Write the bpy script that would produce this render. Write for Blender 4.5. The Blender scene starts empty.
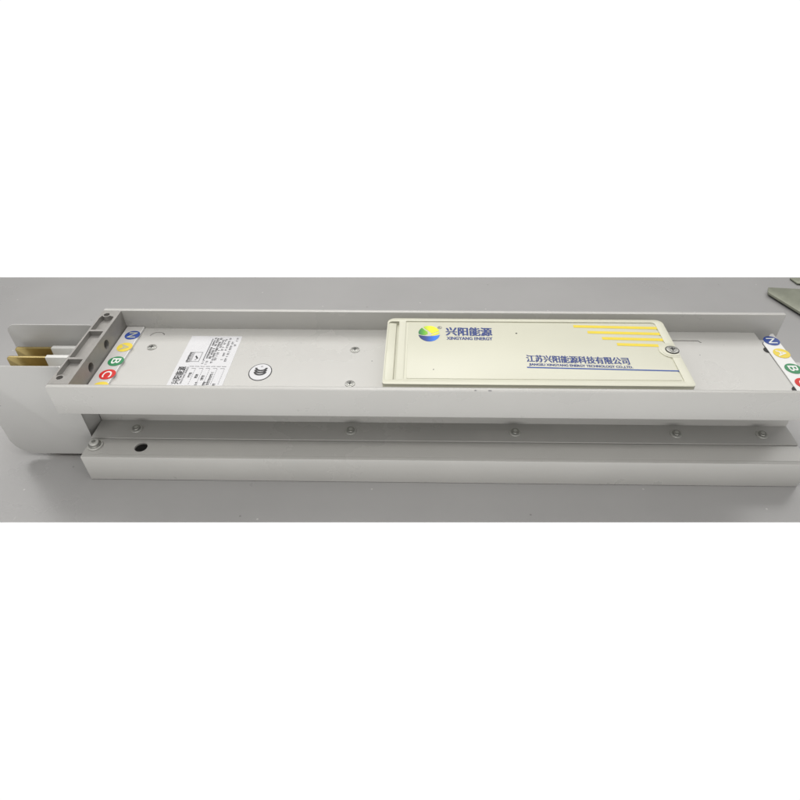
import bpy, bmesh, math, random
from mathutils import Vector, Matrix
random.seed(7)
S = bpy.context.scene
COL = S.collection

# ------------------------------------------------------------------ camera
F, CX, CY = 601.071, 414.139, 391.747
CAM = Vector((-0.02637, -0.66303, 0.64729))
PITCH, YAW, ROLL = 0.69777, 0.01974, -0.00405
def cam_axes():
    r = Vector((1, 0, 0)); f = Vector((0, math.cos(PITCH), -math.sin(PITCH))); d = f.cross(r)
    rz = Matrix.Rotation(YAW, 3, 'Z')
    r, d, f = rz @ r, rz @ d, rz @ f
    c, s = math.cos(ROLL), math.sin(ROLL)
    return c*r - s*d, s*r + c*d, f
RT, DN, FW = cam_axes()
def at(u, v, z):
    """a pixel of the photograph onto the horizontal plane z"""
    d = RT*((u-CX)/F) + DN*((v-CY)/F) + FW
    return CAM + d*((z-CAM.z)/d.z)
cd = bpy.data.cameras.new('camera'); co = bpy.data.objects.new('camera', cd); COL.objects.link(co)
m = Matrix((RT, -DN, -FW)).transposed().to_4x4(); m.translation = CAM; co.matrix_world = m
cd.sensor_width = 36; cd.lens = 36*F/800; cd.shift_x = (400-CX)/800; cd.shift_y = (CY-400)/800
cd.clip_start = .01; cd.clip_end = 200
S.camera = co

# ------------------------------------------------------------------ materials
def mat(name, col, rough=.5, metal=0, bump=0, bscale=400, mottle=0, mscale=6, spec=.5, coat=0):
    M = bpy.data.materials.new(name); M.use_nodes = True
    nt = M.node_tree; b = nt.nodes['Principled BSDF']
    b.inputs['Base Color'].default_value = (*col, 1); b.inputs['Roughness'].default_value = rough
    b.inputs['Metallic'].default_value = metal; b.inputs['Specular IOR Level'].default_value = spec
    b.inputs['Coat Weight'].default_value = coat; b.inputs['Coat Roughness'].default_value = .15
    tc = nt.nodes.new('ShaderNodeTexCoord')
    if mottle:
        n = nt.nodes.new('ShaderNodeTexNoise'); n.inputs['Scale'].default_value = mscale; n.inputs['Detail'].default_value = 6
        n.inputs['Roughness'].default_value = .6
        nt.links.new(tc.outputs['Object'], n.inputs['Vector'])
        mr = nt.nodes.new('ShaderNodeMapRange'); mr.inputs['From Min'].default_value = .3; mr.inputs['From Max'].default_value = .7
        mr.inputs['To Min'].default_value = 1-mottle; mr.inputs['To Max'].default_value = 1+mottle
        nt.links.new(n.outputs['Fac'], mr.inputs['Value'])
        mx = nt.nodes.new('ShaderNodeVectorMath'); mx.operation = 'SCALE'; mx.inputs[0].default_value = col
        nt.links.new(mr.outputs['Result'], mx.inputs['Scale']); nt.links.new(mx.outputs['Vector'], b.inputs['Base Color'])
        mr2 = nt.nodes.new('ShaderNodeMapRange'); mr2.inputs['To Min'].default_value = max(rough-.12, .05); mr2.inputs['To Max'].default_value = rough+.12
        nt.links.new(n.outputs['Fac'], mr2.inputs['Value']); nt.links.new(mr2.outputs['Result'], b.inputs['Roughness'])
    if bump:
        n2 = nt.nodes.new('ShaderNodeTexNoise'); n2.inputs['Scale'].default_value = bscale; n2.inputs['Detail'].default_value = 3
        nt.links.new(tc.outputs['Object'], n2.inputs['Vector'])
        bp = nt.nodes.new('ShaderNodeBump'); bp.inputs['Strength'].default_value = bump; bp.inputs['Distance'].default_value = .001
        nt.links.new(n2.outputs['Fac'], bp.inputs['Height']); nt.links.new(bp.outputs['Normal'], b.inputs['Normal'])
    return M

PAINT   = mat('light_grey_paint', (.472, .466, .445), .29, 0, .12, 900, .03, 7)
PLATE   = mat('plain_grey_paint', (.465, .462, .448), .34, 0, .12, 900, .03, 9)
CAST    = mat('cast_aluminium', (.30, .29, .275), .5, .35, .5, 700, .10, 40)
COPPER  = mat('brass_toned_metal', (.46, .36, .15), .34, .85, .15, 300, .2, 30)
SLEEVE  = mat('white_insulation', (.66, .66, .64), .5, 0, .1, 400, .02, 20)
PLASTIC = mat('ivory_plastic', (.585, .58, .475), .36, 0, .06, 900, .02, 8)
WHITE   = mat('white_label', (.60, .60, .615), .45, 0, 0, 1, .02, 30)
STRIPW  = mat('label_strip_white', (.70, .70, .69), .4)
STRIPG  = mat('label_strip_film', (.50, .49, .475), .4, 0, .05, 500, .05, 60)
ZINC    = mat('zinc_screw', (.33, .33, .31), .35, .8, .2, 600, .15, 200)
WASHER  = mat('painted_washer', (.52, .52, .49), .35, .2, .1, 600, .05, 90)
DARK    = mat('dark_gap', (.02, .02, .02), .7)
BLACKP  = mat('black_print', (.02, .02, .022), .5)
GREYP   = mat('grey_print', (.16, .16, .17), .5)
NAVY    = mat('navy_print', (.022, .045, .19), .5)
LINEB   = mat('blue_line_print', (.018, .07, .30), .45)
YELLOW  = mat('yellow_print', (.70, .55, .03), .45, 0, 0, 1, .03, 50)
D_BLUE  = mat('blue_disc', (.012, .048, .26), .4)
D_YEL   = mat('yellow_disc', (.70, .54, .04), .4)
D_GRN   = mat('green_disc', (.008, .20, .065), .4)
D_RED   = mat('red_disc', (.55, .02, .016), .4, spec=.25)
LETTER  = mat('letter_print', (.72, .74, .72), .5)
LETTERD = mat('letter_print_worn', (.40, .40, .30), .5)
SHEET   = mat('dull_green_grey_metal', (.255, .265, .21), .45, .35, .2, 300, .15, 30)
SHEETD  = mat('dark_cut_edge', (.035, .042, .032), .6)

def gradient(name, axis, stops, lo, hi):
    M = bpy.data.materials.new(name); M.use_nodes = True; nt = M.node_tree; b = nt.nodes['Principled BSDF']
    b.inputs['Roughness'].default_value = .4
    tc = nt.nodes.new('ShaderNodeTexCoord'); sp = nt.nodes.new('ShaderNodeSeparateXYZ'); mr = nt.nodes.new('ShaderNodeMapRange')
    mr.inputs['From Min'].default_value = lo; mr.inputs['From Max'].default_value = hi
    cr = nt.nodes.new('ShaderNodeValToRGB'); e = cr.color_ramp.elements
    while len(e) < len(stops): e.new(.5)
    for k, (p, c) in enumerate(stops): e[k].position = p; e[k].color = (*c, 1)
    nt.links.new(tc.outputs['Object'], sp.inputs[0]); nt.links.new(sp.outputs[axis], mr.inputs['Value'])
    nt.links.new(mr.outputs['Result'], cr.inputs['Fac']); nt.links.new(cr.outputs['Color'], b.inputs['Base Color'])
    return M

# table: grey laminate with faint scuffs and sparse specks
TABLE = mat('grey_laminate', (.342, .338, .335), .30, 0, .10, 500, .055, 2.6)
def add_specks(M):
    nt = M.node_tree; b = nt.nodes['Principled BSDF']; old = b.inputs['Base Color'].links[0].from_socket
    tc = nt.nodes.new('ShaderNodeTexCoord'); last = old
    for scale, thr, colr, seed in ((5, .0075, (.16, .16, .15), 0.), (6, .0085, (.60, .60, .58), 3.3)):
        mp = nt.nodes.new('ShaderNodeMapping'); mp.inputs['Location'].default_value = (seed, seed*.7, .11)
        v = nt.nodes.new('ShaderNodeTexVoronoi'); v.voronoi_dimensions = '2D'; v.inputs['Scale'].default_value = scale
        nt.links.new(tc.outputs['Object'], mp.inputs[0]); nt.links.new(mp.outputs[0], v.inputs['Vector'])
        lt = nt.nodes.new('ShaderNodeMath'); lt.operation = 'LESS_THAN'; lt.inputs[1].default_value = thr
        nt.links.new(v.outputs['Distance'], lt.inputs[0])
        ml = nt.nodes.new('ShaderNodeMath'); ml.operation = 'MULTIPLY'; ml.inputs[1].default_value = .55
        nt.links.new(lt.outputs[0], ml.inputs[0])
        mx = nt.nodes.new('ShaderNodeMix'); mx.data_type = 'RGBA'; mx.inputs[7].default_value = (*colr, 1)
        nt.links.new(ml.outputs[0], mx.inputs[0]); nt.links.new(last, mx.inputs[6]); last = mx.outputs[2]
    nt.links.new(last, b.inputs['Base Color'])
add_specks(TABLE)

# ------------------------------------------------------------------ mesh builder
class MB:
    def __init__(s): s.bm = bmesh.new(); s.mats = []
    def mi(s, m):
        if m not in s.mats: s.mats.append(m)
        return s.mats.index(m)
    def add(s, other, m, smooth=False):
        k = s.mi(m)
        for f in other.faces: f.material_index = k; f.smooth = smooth
        me = bpy.data.meshes.new('tmp'); other.to_mesh(me); other.free(); s.bm.from_mesh(me); bpy.data.meshes.remove(me)
    def bev(s, b, w, seg=2, ang=30):
        if w:
            es = [e for e in b.edges if len(e.link_faces) == 2 and e.calc_face_angle(0) > math.radians(ang)]
            bmesh.ops.bevel(b, geom=es, offset=w, segments=seg, profile=.5, affect='EDGES', clamp_overlap=True)
    def box(s, lo, hi, m, bev=0, mtx=None):
        b = bmesh.new(); bmesh.ops.create_cube(b, size=1)
        lo, hi = Vector(lo), Vector(hi)
        for v in b.verts: v.co = Vector((v.co[i]*(hi[i]-lo[i]) + (lo[i]+hi[i])/2 for i in range(3)))
        s.bev(b, bev)
        if mtx: bmesh.ops.transform(b, matrix=mtx, verts=b.verts)
        s.add(b, m, bool(bev)); return s
    def cyl(s, c, r, h, m, seg=32, bev=0, mtx=None, r2=None):
        b = bmesh.new(); bmesh.ops.create_cone(b, cap_ends=True, segments=seg, radius1=r, radius2=r if r2 is None else r2, depth=h)
        bmesh.ops.translate(b, vec=(0, 0, h/2), verts=b.verts); s.bev(b, bev)
        if mtx: bmesh.ops.transform(b, matrix=mtx, verts=b.verts)
        bmesh.ops.translate(b, vec=c, verts=b.verts); s.add(b, m, seg > 8); return s
    def prism(s, pts, axis, a0, a1, m, bev=0):
        """outline pts swept along axis; for 'x' pts are (y,z), 'y' (x,z), 'z' (x,y)"""
        def P(p, a): return {'x': (a, p[0], p[1]), 'y': (p[0], a, p[1]), 'z': (p[0], p[1], a)}[axis]
        b = bmesh.new(); A = [b.verts.new(P(p, a0)) for p in pts]; B = [b.verts.new(P(p, a1)) for p in pts]
        b.faces.new(A); b.faces.new(B[::-1]); n = len(pts)
        for i in range(n): b.faces.new((A[i], B[i], B[(i+1) % n], A[(i+1) % n]))
        bmesh.ops.recalc_face_normals(b, faces=b.faces); s.bev(b, bev); s.add(b, m, bool(bev)); return s
    def sheet(s, outer, holes, z0, z1, m, mtx=None, bev=0):
        """flat solid with real holes, z0..z1"""
        cu = bpy.data.curves.new('c', 'CURVE'); cu.dimensions = '2D'; cu.fill_mode = 'BOTH'; cu.extrude = (z1-z0)/2
        for L in [outer]+list(holes):
            sp = cu.splines.new('POLY'); sp.points.add(len(L)-1); sp.use_cyclic_u = True
            for p, q in zip(sp.points, L): p.co = (q[0], q[1], 0, 1)
        b = curve_bm(cu); bmesh.ops.remove_doubles(b, verts=b.verts, dist=1e-6)
        bmesh.ops.dissolve_limit(b, angle_limit=math.radians(.5), verts=b.verts, edges=b.edges)
        bmesh.ops.translate(b, vec=(0, 0, (z0+z1)/2), verts=b.verts); s.bev(b, bev)
        if mtx: bmesh.ops.transform(b, matrix=mtx, verts=b.verts)
        s.add(b, m, False); return s
    def text(s, body, m, x0, y0, w, h, z, rot=0, bold=.0, th=.0002, ctr=False, fat=0):
        """text fitted to a w x h box whose lower left (before rot) sits at x0,y0"""
        cu = bpy.data.curves.new('t', 'FONT'); cu.body = body; cu.offset = bold; cu.resolution_u = 3
        b = curve_bm(cu)
        xs = [v.co.x for v in b.verts]; ys = [v.co.y for v in b.verts]
        ax, bx, ay, by = min(xs), max(xs), min(ys), max(ys)
        for v in b.verts:
            X = (v.co.x-ax)/(bx-ax)*w; Y = (v.co.y-ay)/(by-ay)*h
            if ctr: X -= w/2; Y -= h/2
            v.co = (x0 + X*math.cos(rot) - Y*math.sin(rot), y0 + X*math.sin(rot) + Y*math.cos(rot), z)
        s.add(b, m)
        if fat:
            for k, dx in enumerate((-fat, fat)): s.text(body, m, x0+dx*math.cos(rot), y0+dx*math.sin(rot), w, h, z+.00003*(k+1), rot, bold, th, ctr)
        return s
    def flat(s, pts, z, m):
        b = bmesh.new(); b.faces.new([b.verts.new((p[0], p[1], z)) for p in pts]); b.normal_update()
        if b.faces and list(b.faces)[0].normal.z < 0: bmesh.ops.reverse_faces(b, faces=b.faces)
        s.add(b, m); return s
    def build(s, name, parent=None, label=None, loc=None):
        me = bpy.data.meshes.new(name); s.bm.normal_update(); s.bm.to_mesh(me); s.bm.free()
        for m in s.mats: me.materials.append(m)
        try: me.set_sharp_from_angle(angle=math.radians(35))
        except Exception: pass
        o = bpy.data.objects.new(name, me); COL.objects.link(o); o.parent = parent
        if label: o['label'] = label
        if loc: o.location = loc
        return o
def curve_bm(cu):
    o = bpy.data.objects.new('tmp', cu); COL.objects.link(o)
    dg = bpy.context.evaluated_depsgraph_get(); me = bpy.data.meshes.new_from_object(o.evaluated_get(dg))
    b = bmesh.new(); b.from_mesh(me)
    bpy.data.objects.remove(o); bpy.data.curves.remove(cu); bpy.data.meshes.remove(me); return b
def circ(x, y, r, n=36, a0=0, a1=2*math.pi, ry=None):
    full = abs(a1-a0-2*math.pi) < 1e-6
    return [(x+r*math.cos(a0+(a1-a0)*i/(n if full else n-1)), y+(ry or r)*math.sin(a0+(a1-a0)*i/(n if full else n-1))) for i in range(n)]
def rrect(x0, y0, x1, y1, r, n=6):
    rs = r if isinstance(r, (tuple, list)) else (r,)*4            # corners: ll, lr, ur, ul
    out = []
    for (cx, cy, a), q in zip(((x0, y0, 180), (x1, y0, 270), (x1, y1, 0), (x0, y1, 90)), rs):
        q = max(q, 1e-5); ox = cx + (q if cx == x0 else -q); oy = cy + (q if cy == y0 else -q)
        out += [(ox+q*math.cos(math.radians(a+90*i/n)), oy+q*math.sin(math.radians(a+90*i/n))) for i in range(n+1)]
    return out
def arcband(x, y, r0, r1, a0, a1, n=20):
    a0, a1 = math.radians(a0), math.radians(a1)
    return circ(x, y, r1, n, a0, a1) + circ(x, y, r0, n, a0, a1)[::-1]
def empty(name, loc, label, cat, group=None):
    o = bpy.data.objects.new(name, None); COL.objects.link(o); o.location = loc; o['label'] = label; o['category'] = cat
    o.empty_display_size = .05
    if group: o['group'] = group
    return o

# ------------------------------------------------------------------ dimensions
XE = .5; YO = .0925; T = .0072
Z_H = .0456; Z_TF0 = .1255; Z_TOP = .1711; Z_FL = .140; Z_LEDGE = .0475

# ------------------------------------------------------------------ tabletop (setting)
def line_y(a, b, x): return a[1] + (b[1]-a[1])/(b[0]-a[0])*(x-a[0])
ra, rb, fa, fb = at(0, 277.3, 0), at(800, 277.3, 0), at(0, 522.4, 0), at(800, 522.4, 0)
TL, TR = -1.7, 1.6
tb = bmesh.new()
top = [(TL, line_y(fa, fb, TL)), (TR, line_y(fa, fb, TR)), (TR, line_y(ra, rb, TR)), (TL, line_y(ra, rb, TL))]
low = [(TL+.05, top[0][1]+.06), (TR-.05, top[1][1]+.06), (TR-.05, top[2][1]-.06), (TL+.05, top[3][1]-.06)]
A = [tb.verts.new((*p, 0)) for p in top]; B = [tb.verts.new((*p, -.03)) for p in low]
tb.faces.new(A); tb.faces.new(B[::-1])
for i in range(4): tb.faces.new((A[i], B[i], B[(i+1) % 4], A[(i+1) % 4]))
bmesh.ops.recalc_face_normals(tb, faces=tb.faces)
q = MB(); q.add(tb, TABLE); o = q.build('tabletop'); o['kind'] = 'structure'

# ------------------------------------------------------------------ busbar trunking section
BUS = empty('busbar_trunking', (0, 0, 0), 'long pale grey enclosed busbar trunking section with ivory tap-off cover and bare bar ends', 'busbar trunking')

# bottom channel: plate on top, flanges down, one open hole in the front shelf
q = MB()
hx, hy = -.4227, -.0717
q.sheet([(-XE, -YO+.002), (XE, -YO+.002), (XE, YO-.002), (-XE, YO-.002)], [circ(hx, hy, .0088)], Z_H-.003, Z_H-.0004, PAINT)
for sg in (-1, 1):
    y0, y1 = sorted((sg*YO, sg*(YO-T)))
    q.box((-XE, y0, .0004), (XE, y1, Z_H), PAINT, .0011)
q.build('bottom_channel', BUS)

# top channel: flanges up, floor between them with a scored knock-out slit and arc
q = MB()
for sg in (-1, 1):
    y0, y1 = sorted((sg*YO, sg*(YO-T)))
    q.box((-XE, y0, Z_TF0), (XE, y1, Z_TOP), PAINT, .0020)
sl0, sl1, sl2 = at(652, 340, Z_FL), at(698.5, 340.4, Z_FL), at(699.8, 343, Z_FL)
slit = [(sl0.x, .0640), (.3737, .0640), (.3772, .0585), (.3757, .0574), (.3722, .0618), (sl0.x, .0618)]
kc = at(157.5, 335.5, Z_FL)
arc = arcband(kc.x, kc.y-.002, .0097, .0112, 20, 175, 18)
q.sheet([(-XE+.001, -YO+T-.0005), (.4635, -YO+T-.0005), (.4635, YO-T+.001), (-XE+.001, YO-T+.001)], [slit, arc], Z_FL-.003, Z_FL, PAINT)
q.build('top_channel', BUS)

# web and the two flanged side plates
q = MB(); q.box((-XE+.001, -.0165, Z_H), (XE-.001, .0165, Z_FL-.003), PLATE); q.build('web', BUS)
RIV_X = (-.4406, -.1302, .1058, .3353, .457)
for sg in (-1, 1):
    t = .0019
    prof = [(.0166, Z_H), (.0556, Z_H), (.0556, Z_H+t), (.0185, Z_H+t), (.0185, Z_FL-.005), (.0166, Z_FL-.005)]
    q = MB(); q.prism([(sg*y, z) for y, z in prof], 'x', -XE, XE, PAINT, .0004)
    y0, y1 = sorted((sg*.0166, sg*.0556)); q.box((-XE, y0, Z_FL-.0049), (.480, y1, Z_FL-.0031), PAINT)
    sp = q.build('side_plate', BUS)
    for x in RIV_X:
        r = MB(); r.cyl((0, 0, 0), .0082, .0019, WASHER, 28, .0006); r.cyl((0, 0, .0018), .0055, .0027, ZINC, 24, .0010)
        r.cyl((0, 0, .0040), .0026, .0009, WASHER, 16)
        r.build('rivet', sp, loc=(x, sg*.0375, Z_LEDGE))

# screw with two washers on the front shelf
q = MB(); q.cyl((0, 0, 0), .0104, .0024, WASHER, 36, .0007); q.cyl((0, 0, .0023), .0084, .0026, ZINC, 36, .0007)
q.cyl((0, 0, .0048), .0064, .0036, WASHER, 32, .0010); q.cyl((0, 0, .0083), .0032, .0004, ZINC, 6)
q.build('washer_screw', BUS, loc=(-.4880, -.0700, Z_H))

# flared joint plates at the left end
for sg in (-1, 1):
    a, b = sg*.0478, sg*.0495
    y0, y1 = sorted((a, b))
    outl = rrect(-.627, .0075, -.503, .1700, (.030, .002, .002, .014))
    q = MB(); q.prism(outl, 'y', y0, y1, PLATE, .0006)
    q.prism([(-.5075, sg*.0490), (-.5058, sg*.0490), (-.5005, sg*.0188), (-.5020, sg*.0185)], 'z', .030, .135, PLATE)
    q.build('joint_plate', BUS)

# four bars: brass-toned ends, white insulation towards the housing
for i, y in enumerate((.0342, .0120, -.0102, -.0324)):
    zt = .140 - (.003 if i > 1 else 0)
    outl = rrect(-.6175, .035, -.5085, zt, (.006, .001, .001, .004))
    q = MB(); q.prism(outl, 'y', y-.0022, y+.0022, COPPER, .0009); bar = q.build('busbar', BUS)
    xw = -.5633 if i == 0 else -.561
    q = MB(); q.prism([(xw-.002, .034), (-.5080, .034), (-.5080, zt+.0012), (xw, zt+.0012)], 'y', y-.0036, y+.0036, SLEEVE, .001)
    q.build('insulation_sleeve', bar)

# cast end block
q = MB()
BX0, BX1, BY = -.4998, -.4730, .0853
hA, hB = (-.4900, .0750), (-.4900, -.0722)
rw = .0030                                                       # right wall thickness
def pocket(y0, y1, scallop):
    x0, x1 = BX0+.0026, BX1-rw-.0012
    if scallop == 1:  return [(x0, y0), (x1, y0), (x1, y1-.002), (x1-.001, y1)] + circ(hA[0], hA[1], .0058, 9, math.radians(-25), math.radians(-155)) + [(x0, y1-.003)]
    if scallop == -1: return [(x0, y0+.003)] + circ(hB[0], hB[1], .0058, 9, math.radians(155), math.radians(25)) + [(x1-.001, y0), (x1, y0+.002), (x1, y1), (x0, y1)]
    return [(x0, y0), (x1, y0), (x1, y1), (x0, y1)]
ZB = .1632
q.sheet([(BX0, -BY), (BX1, -BY), (BX1, BY), (BX0, BY)],
        [circ(*hA, .0042, 24), circ(*hB, .0042, 24), pocket(.0362, .0700, 1), pocket(-.0292, .0322, 0), pocket(-.0668, -.0332, -1)], ZB, Z_TOP-.0007, CAST)
q.box((BX0, -BY, Z_FL+.0005), (BX1-.0121, BY, ZB-.0001), CAST)
# right side with two round holes (outline in y,z swept along x)
mt = Matrix(((0, 0, 1, 0), (1, 0, 0, 0), (0, 1, 0, 0), (0, 0, 0, 1)))
q.sheet([(-BY, Z_FL+.0003), (BY, Z_FL+.0003), (BY, ZB), (-BY, ZB)], [circ(.0212, .1555, .0068, 28), circ(-.0305, .1545, .0068, 28)], BX1-.012, BX1, CAST, mtx=mt)
q.build('end_block', BUS)

# label strips with round letter stickers (letters turned a quarter clockwise)
def sticker(parent, c, z, r, mdisc, letter, ml, lw):
    k = MB(); k.cyl((0, 0, 0), r, .0004, mdisc, 40)
    if letter: k.text(letter, ml, 0, 0, lw, r*1.12, .0006, -math.pi/2, .012, ctr=True)
    return k.build('round_sticker', parent, loc=(c[0], c[1], z))
# left
zs = .1435
q = MB(); q.sheet(rrect(-.4715, -.0885, -.4455, .0845, .0015), [], Z_FL+.0002, zs-.0003, STRIPW)
q.sheet(rrect(-.4712, -.0880, -.4468, .0840, .001), [], zs-.0004, zs, STRIPG)
ls = q.build('label_strip', BUS, 'grey film label strip beside the cast end block')
for (u, v), md, L, ml, lw in (((132.5, 335.3), D_BLUE, 'N', LETTERD, .013), ((124.7, 347.3), D_YEL, 'A', LETTERD, .014), ((116, 361.3), D_GRN, 'B', LETTER, .0125), ((107.5, 374.5), D_RED, 'C', LETTER, .0135), ((100, 387), D_YEL, None, None, 0)):
    p = at(u, v, zs); sticker(ls, (p.x, p.y), zs+.0001, .0108, md, L, ml, lw)
# right
zr = .1418
P = [at(u, v, zr) for u, v in ((766, 342), (774.5, 333.2), (799, 375))]
q = MB(); q.sheet([(.4625, -.0885), (.4885, -.0885), (.4885, .0805), (.4845, .0790), (.4640, .0560)], [], zr-.0012, zr, STRIPW)
rs = q.build('label_strip', BUS, 'glossy white label strip at the open right end')
for (u, v), md, L, lw in (((771.5, 341), D_BLUE, 'N', .013), ((781.5, 353.5), D_YEL, 'A', .014), ((793.3, 368.8), D_GRN, 'B', .0125), ((804, 383.5), D_RED, 'C', .0135)):
    p = at(u, v, zr); sticker(rs, (p.x, p.y), zr+.0002, .0112, md, L, LETTER, lw)
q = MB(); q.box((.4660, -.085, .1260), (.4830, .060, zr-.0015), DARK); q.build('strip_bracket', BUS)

# floor screws
for x, y, mt_ in ((-.4183, .0362, ZINC), (-.4069, -.0636, ZINC), (-.1246, .0338, ZINC), (-.1242, -.0432, ZINC), (.4655, .0405, DARK), (.4650, -.0480, DARK)):
    q = MB(); q.cyl((0, 0, 0), .0066 if x < .4 else .0068, .0009, mt_, 28, .0003)
    if x < .4:
        q.cyl((0, 0, .0008), .0046, .0007, ZINC, 24, .0003); q.box((-.0032, -.0007, .0014), (.0032, .0007, .0017), DARK); q.box((-.0007, -.0032, .00142), (.0007, .0032, .00172), DARK)
    q.build('floor_screw', BUS, loc=(x, y, Z_FL+.0001))

# rating label: illegible rows of print turned a quarter, heading and mark
zl = Z_FL+.0003
c4 = [at(192.5, 336, zl), at(242.5, 336.5, zl), at(222, 386, zl), at(165.5, 386, zl)]
lx0 = (c4[0].x+c4[3].x)/2; lx1 = (c4[1].x+c4[2].x)/2; ly1 = c4[0].y; ly0 = c4[3].y
q = MB(); q.sheet([(lx0, -.080), (lx1, -.080), (lx1, ly1), (lx0, ly1)], [], Z_FL+.00005, zl, WHITE)
rl = q.build('rating_label', BUS)
LW, LH = lx1-lx0, ly1-ly0
def LB(k, fx0, fy0, fx1, fy1, m, dz=.00015): k.flat([(lx0+fx0*LW, ly1-fy1*LH), (lx0+fx1*LW, ly1-fy1*LH), (lx0+fx1*LW, ly1-fy0*LH), (lx0+fx0*LW, ly1-fy0*LH)], zl+dz, m)
q = MB()
q.text('兴阳能源', BLACKP, lx0+.205*LW, ly1-.965*LH, .33*LH, .15*LW, zl+.0002, math.pi/2, .02)
q.text('XINGYANG ENERGY', GREYP, lx0+.25*LW, ly1-.965*LH, .33*LH, .035*LW, zl+.0002, math.pi/2, .02)
q.build('lettering', rl)
q = MB()
def dashrow(fx, fy0, fy1, w, m, fill=.8):
    y = fy0
    while y < fy1:
        l = random.uniform(.012, .022)
        if random.random() < fill:
            for _ in range(2):                                  # two or three tiny strokes per character
                ox = random.uniform(-.3, .3)*w; LB(q, fx-w*.5+ox*.3, y, fx-w*.5+ox*.3+w*random.uniform(.25, .5), y+l*.8, m)
            LB(q, fx-w*.5, y+l*random.uniform(0, .4), fx+w*.5, y+l*random.uniform(.5, .8), m, .00018)
        y += l*1.15
# upper block: dense rows
LB(q, .435, .06, .455, .50, GREYP)
for fx, a, b, f in ((.50, .04, .47, .9), (.555, .05, .48, .85), (.61, .04, .44, .9), (.665, .06, .50, .7), (.72, .05, .30, .6), (.79, .04, .52, .55), (.865, .10, .55, .6), (.93, .04, .20, .7)):
    dashrow(fx, a, b, .042, BLACKP if f > .75 else GREYP, f)
for fx, a, b in ((.46, .50, .58), (.53, .52, .59), (.62, .47, .56)): dashrow(fx, a, b, .04, GREYP, .7)
for fx in (.30, .40, .50, .60, .70, .80, .90): LB(q, fx-.05, .625, fx+.03, .634, GREYP)                                   # dotted rule
# lower block: table columns
for fx in (.375, .515, .64, .775, .91):
    y = .67
    while y < .97: LB(q, fx, y, fx+.008, y+.022, GREYP); y += .034
    LB(q, fx-.075, .665, fx, .672, GREYP)
for fx, a, b in ((.33, .75, .85), (.46, .78, .84), (.585, .74, .88), (.725, .72, .97), (.84, .93, .98), (.52, .93, .98), (.66, .92, .98)): dashrow(fx, a, b, .05, BLACKP, .85)
# tick in a frame with a heading beside it
for fa_ in ((.215, .345, .375, .352), (.215, .53, .375, .537), (.215, .345, .225, .537), (.365, .345, .375, .537)): LB(q, *fa_, GREYP)
dashrow(.17, .345, .54, .075, BLACKP, 1)
def LP(fx, fy): return (lx0+fx*LW, ly1-fy*LH)
q.flat([LP(.26, .43), LP(.285, .415), LP(.335, .47), LP(.315, .485)], zl+.00016, BLACKP); q.flat([LP(.335, .47), LP(.315, .485), LP(.29, .51), LP(.283, .498)], zl+.00017, BLACKP)
q.build('print', rl)

# oval-looking round certification mark
cc = at(260.3, 372.2, Z_FL); q = MB()
R0 = .0158
q.sheet(circ(0, 0, R0, 56, ry=R0*1.18), [], 0, .0003, BLACKP); q.sheet(circ(0, 0, R0*.92, 56, ry=R0*1.105), [], .0001, .0004, WHITE)
for k, oy in enumerate((.0010, .0056, .0102)):                 # three nested open bowls
    q.flat(arcband(0, oy, .0059, .0090, 188, 352, 24), .00056+k*.00002, BLACKP)
q.text('S', GREYP, 0, .0118, .0026, .0026, .0006, math.pi/2, .02, ctr=True)
q.build('certification_mark', BUS, loc=(cc.x, cc.y, Z_FL+.0001))

# marks of handling: nicks on the near flange rim, a scrape on the near joint plate, a speck on the floor
for u, v, z, rx, ry in ((490, 390.6, Z_TOP, .0024, .0010), (475.5, 390.3, Z_TOP, .0014, .0008), (372, 361, Z_FL, .0010, .0010), (700, 355, Z_FL, .0008, .0008), (301, 343, Z_FL, .0006, .0006)):
    p = at(u, v, z); q = MB(); q.sheet(circ(0, 0, rx, 9, ry=ry), [], -.0001, .00008, GREYP); q.build('nick', BUS, loc=(p.x, p.y, z))
q = MB(); q.prism([(-.6185, .1005), (-.6120, .1018), (-.6085, .1010), (-.6120, .1003)], 'y', -.04962, -.0494, GREYP); q.build('scrape', BUS)

# ------------------------------------------------------------------ tap-off cover
X0, X1, Y0, Y1 = -.0785, .3168, -.0755, .0755
ZP, ZR = .1656, .1672
q = MB()
outer = rrect(X0, Y0, X1, Y1, (.004, .006, .010, .011))
rec = rrect(-.0768, -.0668, -.0616, .0678, (.001, .001, .001, .006))
q.sheet(outer, [rec], Z_FL+.0004, ZP, PLASTIC)
panel = rrect(-.0520, -.0655, .3048, .0690, (.002, .002, .005, .002))
q.sheet(outer, [rec, panel], ZP-.0005, ZR, PLASTIC, bev=.0007)
q.sheet(rrect(-.0485, -.0625, .3032, .0664, (.002, .002, .004, .002)), [], ZP-.0003, ZP+.0006, PLASTIC, bev=.0004)
q.box((-.066, -.067, .1590), (-.0612, .068, .1605), PLASTIC)
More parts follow.
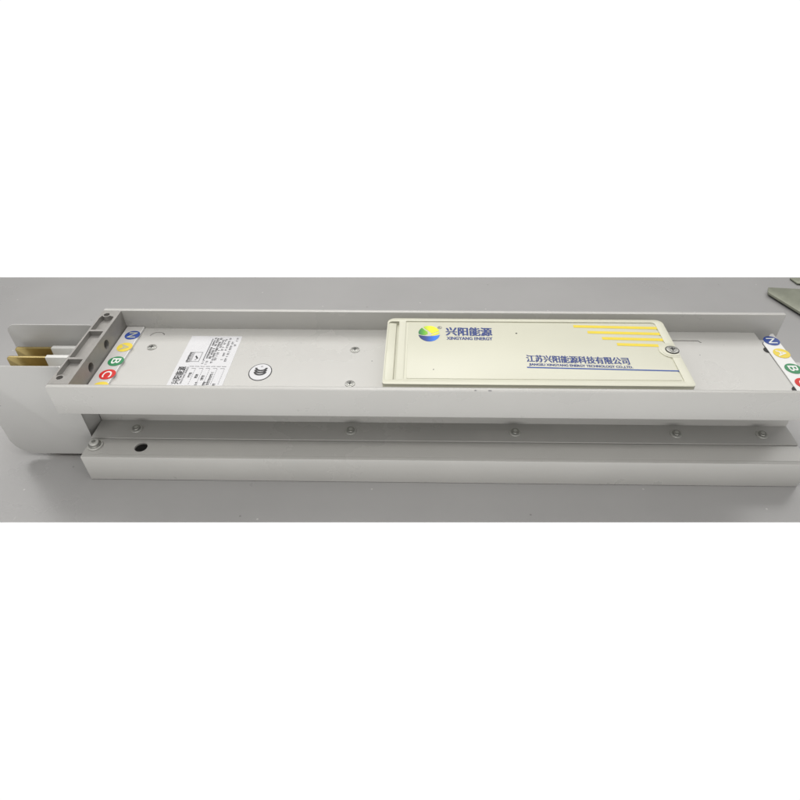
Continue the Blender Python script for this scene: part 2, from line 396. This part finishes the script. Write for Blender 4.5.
# grip tab in the recess and the deep slot beside it
q.prism([(-.0774, .158), (-.0656, .158), (-.0656, .1648), (-.0774, .1662)], 'y', -.0672, .0655, PLASTIC, .0004)
clip = lambda L: [(min(x, .3156), y) for x, y in L]
q.sheet(clip(circ(.3085, .0011, .0166, 64)), [], ZP-.0003, ZR+.0003, PLASTIC, bev=.0004)
q.sheet(clip(circ(.3085, .0011, .0136, 64)), [], ZP, ZR+.0007, PLASTIC, bev=.0003)
COVER = q.build('tap_off_cover', BUS, 'ivory plastic tap-off cover with blue lettering and yellow stripes')
q = MB(); q.cyl((0, 0, 0), .0092, .0004, DARK, 32); q.cyl((0, 0, .0002), .0082, .0010, ZINC, 32, .0006); q.cyl((0, 0, .0011), .0050, .0007, ZINC, 24, .0004)
q.box((-.0034, -.0008, .0017), (.0034, .0008, .0021), DARK); q.box((-.0008, -.0034, .00172), (.0008, .0034, .00212), DARK)
q.build('cover_screw', COVER, loc=(.3093, .0011, ZR+.0006))
zt = ZP+.0006
def fit(body, m, ul, ll, lr, bold, fat=0):
    a, b, c = at(*ul, zt), at(*ll, zt), at(*lr, zt)
    k = MB(); k.text(body, m, b.x, b.y, c.x-b.x, a.y-b.y, zt+.0002, math.atan2(c.y-b.y, c.x-b.x), bold, fat=fat); return k
fit('兴阳能源', NAVY, (446.3, 327.2), (446, 335.6), (492.3, 336.2), .010, .00055).build('lettering', COVER)
fit('XINGYANG ENERGY', NAVY, (447, 336.8), (446.8, 339.8), (492.6, 340.4), .012, .00022).build('lettering', COVER)
fit('江苏兴阳能源科技有限公司', NAVY, (527.7, 354.9), (527, 362.0), (630.3, 364.8), .006, .00042).build('lettering', COVER)
fit('JIANGSU XINGYANG ENERGY TECHNOLOGY CO.,LTD.', NAVY, (529.5, 363.2), (529.3, 366.2), (633.5, 369.2), .012, .0002).build('lettering', COVER)
def stripe(a, b, w, m, name):
    a, b = at(*a, zt), at(*b, zt); d = (b-a).normalized(); n = Vector((-d.y, d.x, 0))*w
    k = MB(); k.flat([(a-n)[:2], (b-n)[:2], (b+n)[:2], (a+n)[:2]], zt+.0002, m); k.build(name, COVER)
stripe((527, 367.4), (684, 371.2), .00125, LINEB, 'ruled_line')
for a, b in (((573.3, 326.4), (661.5, 328.4)), ((587.5, 332.3), (664.5, 334.2)), ((602, 338.4), (667.8, 340.0)), ((617, 344.4), (658.5, 345.7))): stripe(a, b, .0032, YELLOW, 'yellow_stripe')
# emblem: a globe cut by a swirl, blue below, green to yellow above
ec = at(429.2, 333.6, zt); ER, EY = .0153, .0192
EBLUE = gradient('emblem_blue', 0, [(0, (.005, .008, .06)), (.35, (.01, .04, .25)), (.75, (.01, .16, .72)), (1, (.05, .2, .6))], -ER, ER)
EGRN = gradient('emblem_green', 0, [(0, (.003, .12, .05)), (.5, (.08, .36, .02)), (1, (.3, .55, .02))], -ER, -.001)
EYEL = gradient('emblem_yellow', 0, [(0, (.10, .32, .03)), (.35, (.55, .68, .02)), (.65, (.9, .80, .02)), (1, (.6, .68, .03))], -ER*.9, ER)
q = MB(); E = lambda a, r=1: (ER*r*math.cos(math.radians(a)), EY*r*math.sin(math.radians(a)))
q.sheet([E(190+i*160/30) for i in range(31)] + [(ER*x, EY*(-.34+.17*x*x)) for x in [.9-.1*i for i in range(19)]], [], .0001, .0003, EBLUE)
q.sheet([E(172-i*4) for i in range(11)] + [(-.45*ER, .47*EY), (-.15*ER, .22*EY), (-.12*ER, -.05*EY), (-.35*ER, -.20*EY), (-.75*ER, -.17*EY), (-.97*ER, -.05*EY)], [], .0001, .0003, EGRN)
q.sheet([E(124-i*4) for i in range(27)] + [(.86*ER, .28*EY), (.55*ER, .16*EY), (.25*ER, -.02*EY), (.12*ER, .12*EY), (-.10*ER, .38*EY), (-.38*ER, .62*EY)], [], .0001, .0003, EYEL)
q.sheet([(.97*ER, .10*EY), (.70*ER, -.12*EY), (.30*ER, -.27*EY), (.12*ER, -.28*EY), (.45*ER, .00*EY), (.92*ER, .20*EY)], [], .0001, .0003, EYEL)
q.build('emblem', COVER, loc=(ec.x, ec.y, zt))
rp = at(439.6, 327.7, zt); q = MB(); q.sheet(circ(0, 0, .0032), [circ(0, 0, .0025)], .0001, .0003, GREYP); q.text('R', GREYP, 0, 0, .0028, .0032, .0003, 0, .03, ctr=True); q.build('trademark_sign', COVER, loc=(rp.x, rp.y, zt))
for (u, v), r in (((516.3, 333.4), .0013), ((433.5, 369.5), .0008)):
    p = at(u, v, zt); q = MB(); q.cyl((0, 0, 0), r, .0002, DARK, 12); q.build('pinhole', COVER, loc=(p.x, p.y, zt))

# ------------------------------------------------------------------ loose metal sheets in the far right corner
def loose(name, pix, z, t, label):
    P = [at(u, v, z+t) for u, v in pix]; c = sum(P, Vector())/len(P)
    o = empty(name, (c.x, c.y, 0), label, 'metal sheet', 'loose metal sheets')
    k = MB(); k.prism([(p.x-c.x, p.y-c.y) for p in P], 'z', z+.0015, z+t, SHEET, .0006)
    k.build('face_sheet', o)
    k = MB(); k.prism([((p.x-c.x)*.985, (p.y-c.y)*.985) for p in P], 'z', z+.0003, z+.0014, SHEETD); k.build('backing', o)
    return o
loose('metal_sheet', ((768.5, 287.2), (768, 292), (806, 315.5), (860, 330), (860, 292)), .004, .006, 'larger dull green-grey metal sheet, its pointed corner near the far flange end')
loose('metal_sheet', ((790, 277.8), (797.5, 283.2), (830, 286), (830, 277.8)), .0005, .004, 'small olive metal scrap at the far table edge, behind the larger sheet')

# ------------------------------------------------------------------ light: surround white below the horizon, ceiling and rear softboxes, two added front fills
W = bpy.data.worlds.new('World'); S.world = W; W.use_nodes = True; nt = W.node_tree
bg = nt.nodes['Background']; tc = nt.nodes.new('ShaderNodeTexCoord'); sp = nt.nodes.new('ShaderNodeSeparateXYZ')
cr = nt.nodes.new('ShaderNodeValToRGB'); e = cr.color_ramp.elements
mr = nt.nodes.new('ShaderNodeMapRange'); mr.inputs['From Min'].default_value = -1; mr.inputs['From Max'].default_value = 1
e[0].position = .456; e[0].color = (1, 1, 1, 1); e[1].position = .50; e[1].color = (.26, .26, .26, 1)
nt.links.new(tc.outputs['Generated'], sp.inputs[0]); nt.links.new(sp.outputs['Z'], mr.inputs['Value']); nt.links.new(mr.outputs['Result'], cr.inputs['Fac'])
nt.links.new(cr.outputs['Color'], bg.inputs['Color']); bg.inputs['Strength'].default_value = 1.03
def softbox(name, loc, aim, sx, sy, power, col=(1, 1, 1)):
    L = bpy.data.lights.new(name, 'AREA'); L.shape = 'RECTANGLE'; L.size = sx; L.size_y = sy; L.energy = power; L.color = col
    o = bpy.data.objects.new(name, L); COL.objects.link(o); o.location = loc
    o.rotation_euler = (Vector(aim)-Vector(loc)).to_track_quat('-Z', 'Y').to_euler()
softbox('ceiling_softbox', (-.25, -.04, 1.6), (-.2, -.04, 0), 2.4, .7, 15, (1, .985, .96))
softbox('rear_softbox', (-.05, 1.15, 1.45), (0, 0, 0), 4.4, .7, 30, (1, .985, .96))
softbox('high_front_fill', (-.2, -.66, 1.6), (-.2, -.12, 0), 2.6, .2, 9, (1, .98, .95))  # added fill from high in front, brightens the shelf and near tabletop
softbox('low_front_fill', (-.1, -2.3, .09), (0, 0, .07), 3.0, .16, 18, (1, .98, .95))  # added low fill that lifts the upright front faces

S.render.engine = 'CYCLES'; S.cycles.use_denoising = True; S.cycles.max_bounces = 8
S.view_settings.view_transform = 'Standard'; S.view_settings.look = 'None'; S.view_settings.exposure = 0; S.view_settings.gamma = 1
